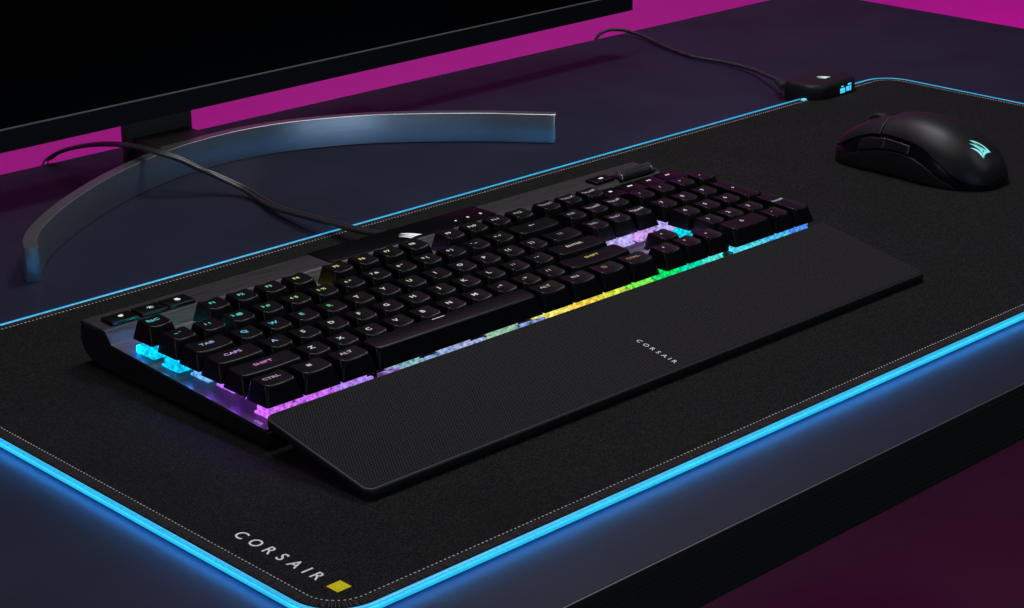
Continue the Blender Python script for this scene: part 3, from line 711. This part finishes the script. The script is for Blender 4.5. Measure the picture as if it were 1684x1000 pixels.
def mhw(y): return 33*(max(1e-6, 1-abs((y-60)/66.2)**(4.5 if y > 60 else 3.1)))**(1/2.5)*(1-.07*math.exp(-((y-72)/22)**2))
def msurf(y, th, ins=0.0):
    h = smooth_interp(y)-ins; w_ = max(.01, mhw(y)-ins)
    c, s = cos(th), sin(th)
    # th 0 = left base (-x), pi = right base
    x = MCX-math.copysign(abs(c)**(2/NE), c)*w_; z = h*abs(s)**(2/NE)
    return Vector((x, y, z))
def z2th(y, z): return asin(min(1, (max(0, z)/smooth_interp(y))**(NE/2)))
def ip(tab, y):
    if y <= tab[0][0]: return tab[0][1]
    for (a, b), (c, d) in zip(tab[:-1], tab[1:]):
        if y <= c:
            t = (y-a)/(c-a); t = t*t*(3-2*t)*.5+t*.5; return b+(d-b)*t
    return tab[-1][1]
SH = [(-6, 3.2), (2, 4.6), (8, 5.8), (14, 9), (21, 13.4), (28.6, 18.2), (36, 22.4), (42, 24.8), (50, 26.4), (59, 27.2), (72, 27.6), (84, 26.2), (96, 22.6), (106, 17.6), (114, 12.8), (124, 9.0)]
GR = [(10, 1.2), (21, 4.8), (26, 7.6), (32, 11.2), (38.6, 14.4), (47, 17.0), (56, 18.0), (68, 17.6), (78, 16.4), (88, 14.2), (98, 10.6), (108, 6.4), (118, 3.4)]
def patch(ys, lo, hi, n, ins=0.0, mirror=False):
    v = []; f = []
    for y in ys:
        a, b = lo(y), hi(y)
        for k in range(n+1):
            th = a+(b-a)*k/n
            if mirror: th = pi-th
            v.append(msurf(y, th, ins))
    for i in range(len(ys)-1):
        for k in range(n):
            a = i*(n+1)+k; q = (a, a+1, a+n+2, a+n+1); f.append(q[::-1] if mirror else q)
    return v, f
def lin(a, b, n): return [a+(b-a)*i/n for i in range(n+1)]
def endcos(a, b, n): return [(a+b)/2-(b-a)/2*cos(pi*i/n) for i in range(n+1)]
def solid(o, th, bev=.0):
    md = o.modifiers.new('Solidify', 'SOLIDIFY'); md.thickness = th*MM; md.offset = -1; return o
# inner shell
ysf = endcos(-5.9, 125.2, 70)
v, f = patch(ysf, lambda y: 0.0, lambda y: pi, 48, 1.1)
obj('inner_shell', v, f, mat('mouse_gloss', (.005, .005, .007), .22, spec=.28), ms, smooth=True, sharp=80)
f = [q[::-1] for q in f]
base = []
pts = [(msurf(y, 0, 1.2)) for y in ysf]+[(msurf(y, pi, 1.2)) for y in ysf[::-1]]
v, f = loft([[(p.x, p.y, z) for p in pts] for z in (.05, 1.3)]); obj('base', v, f, m_mouse_side, ms)
SEAM = 77.
# the seam bows back towards the middle
def seam(th): return SEAM+3.6*sin(th)**2
def shell_patch(y_from, y_to, lo, hi, n, rows):
    v = []; f = []
    for i in range(rows+1):
        t = i/rows
        for k in range(n+1):
            ya, yb = y_from, y_to
            # first find theta at the nominal y, then bend the seam end
            yn = ya(0)+(yb(0)-ya(0))*t if callable(ya) else ya
            a, b = lo(yn), hi(yn); th = a+(b-a)*k/n
            y = ya(th)+(yb(th)-ya(th))*t
            v.append(msurf(y, th, 0.0))
    for i in range(rows):
        for k in range(n):
            a = i*(n+1)+k; f.append((a, a+1, a+n+2, a+n+1))
    return v, f
lo = lambda y: z2th(y, ip(SH, y)); hi = lambda y: pi-lo(y)
v, f = shell_patch(lambda th: -5.6, lambda th: seam(th)-.35, lo, hi, 60, 90)
solid(obj('palm_shell', v, f, m_mouse, ms, smooth=True, sharp=80), 1.4)
SLOT = 4.0
def thmid(y): return math.acos(min(1, (SLOT/max(5, mhw(y)))**(NE/2)))
v, f = shell_patch(lambda th: seam(th)+.35, lambda th: 124.6, lo, lambda y: thmid(y), 26, 40)
solid(obj('main_button', v, f, m_mouse, ms, smooth=True, sharp=80), 1.4)
v, f = shell_patch(lambda th: seam(th)+.35, lambda th: 124.6, lambda y: pi-thmid(y), hi, 26, 40)
solid(obj('main_button', v, f, m_mouse, ms, smooth=True, sharp=80), 1.4)
for mir in (False, True):
    v, f = patch(lin(12, 117, 70), lambda y: z2th(y, .6), lambda y: z2th(y, ip(GR, y)), 12, 0.0, mir)
    solid(obj('side_grip', v, f, m_mouse_side, ms, smooth=True, sharp=80), 1.2)
m_sb = mat('side_button', (.010, .010, .012), .30, spec=.6)
for y0, y1 in ((72.7, 93), (50.5, 71.9)):
    v, f = patch(lin(y0, y1, 24), lambda y: z2th(y, ip(GR, y)+.7), lambda y: z2th(y, ip(SH, y)-2.4), 8, -.7)
    solid(obj('side_button', v, f, m_sb, ms, smooth=True, sharp=80), 1.8)
# scroll wheel between the buttons
rings = []
wc = Vector((627, 97.0, 24.3)); wrr = 9.8
rings = [[(wc.x+dx, wc.y+cos(2*pi*k/48)*(r_-(.35 if (k % 2 and abs(dx) < 2.5) else 0)), wc.z+sin(2*pi*k/48)*(r_-(.35 if (k % 2 and abs(dx) < 2.5) else 0))) for k in range(48)] for dx, r_ in ((-3.4, wrr-1.6), (-3.2, wrr-.6), (-2.4, wrr), (2.4, wrr), (3.2, wrr-.6), (3.4, wrr-1.6))]
v, f = loft(rings); obj('scroll_wheel', v, f, m_rubber, ms, smooth=True, sharp=30)
# emblem on the hump
ov = []; vv, ff = shape(sails(12.5))
for x, y in vv:
    # emblem reads from behind the mouse; rotated so that its foot points to the tail
    X = MCX-7.0+x*1.0+2.0; Y = 10.5+y*.95
    t = abs((X-MCX)/mhw(Y)); z = smooth_interp(Y)*(1-min(1, t)**NE)**(1/NE)
    nrm = Vector((0, -.55, .8)).normalized()
    ov.append(Vector((X, Y, z))+nrm*.25)
obj('emblem', ov, ff, m_glow('mouse_emblem_glow', (.22, .78, .80), 1.0), ms)
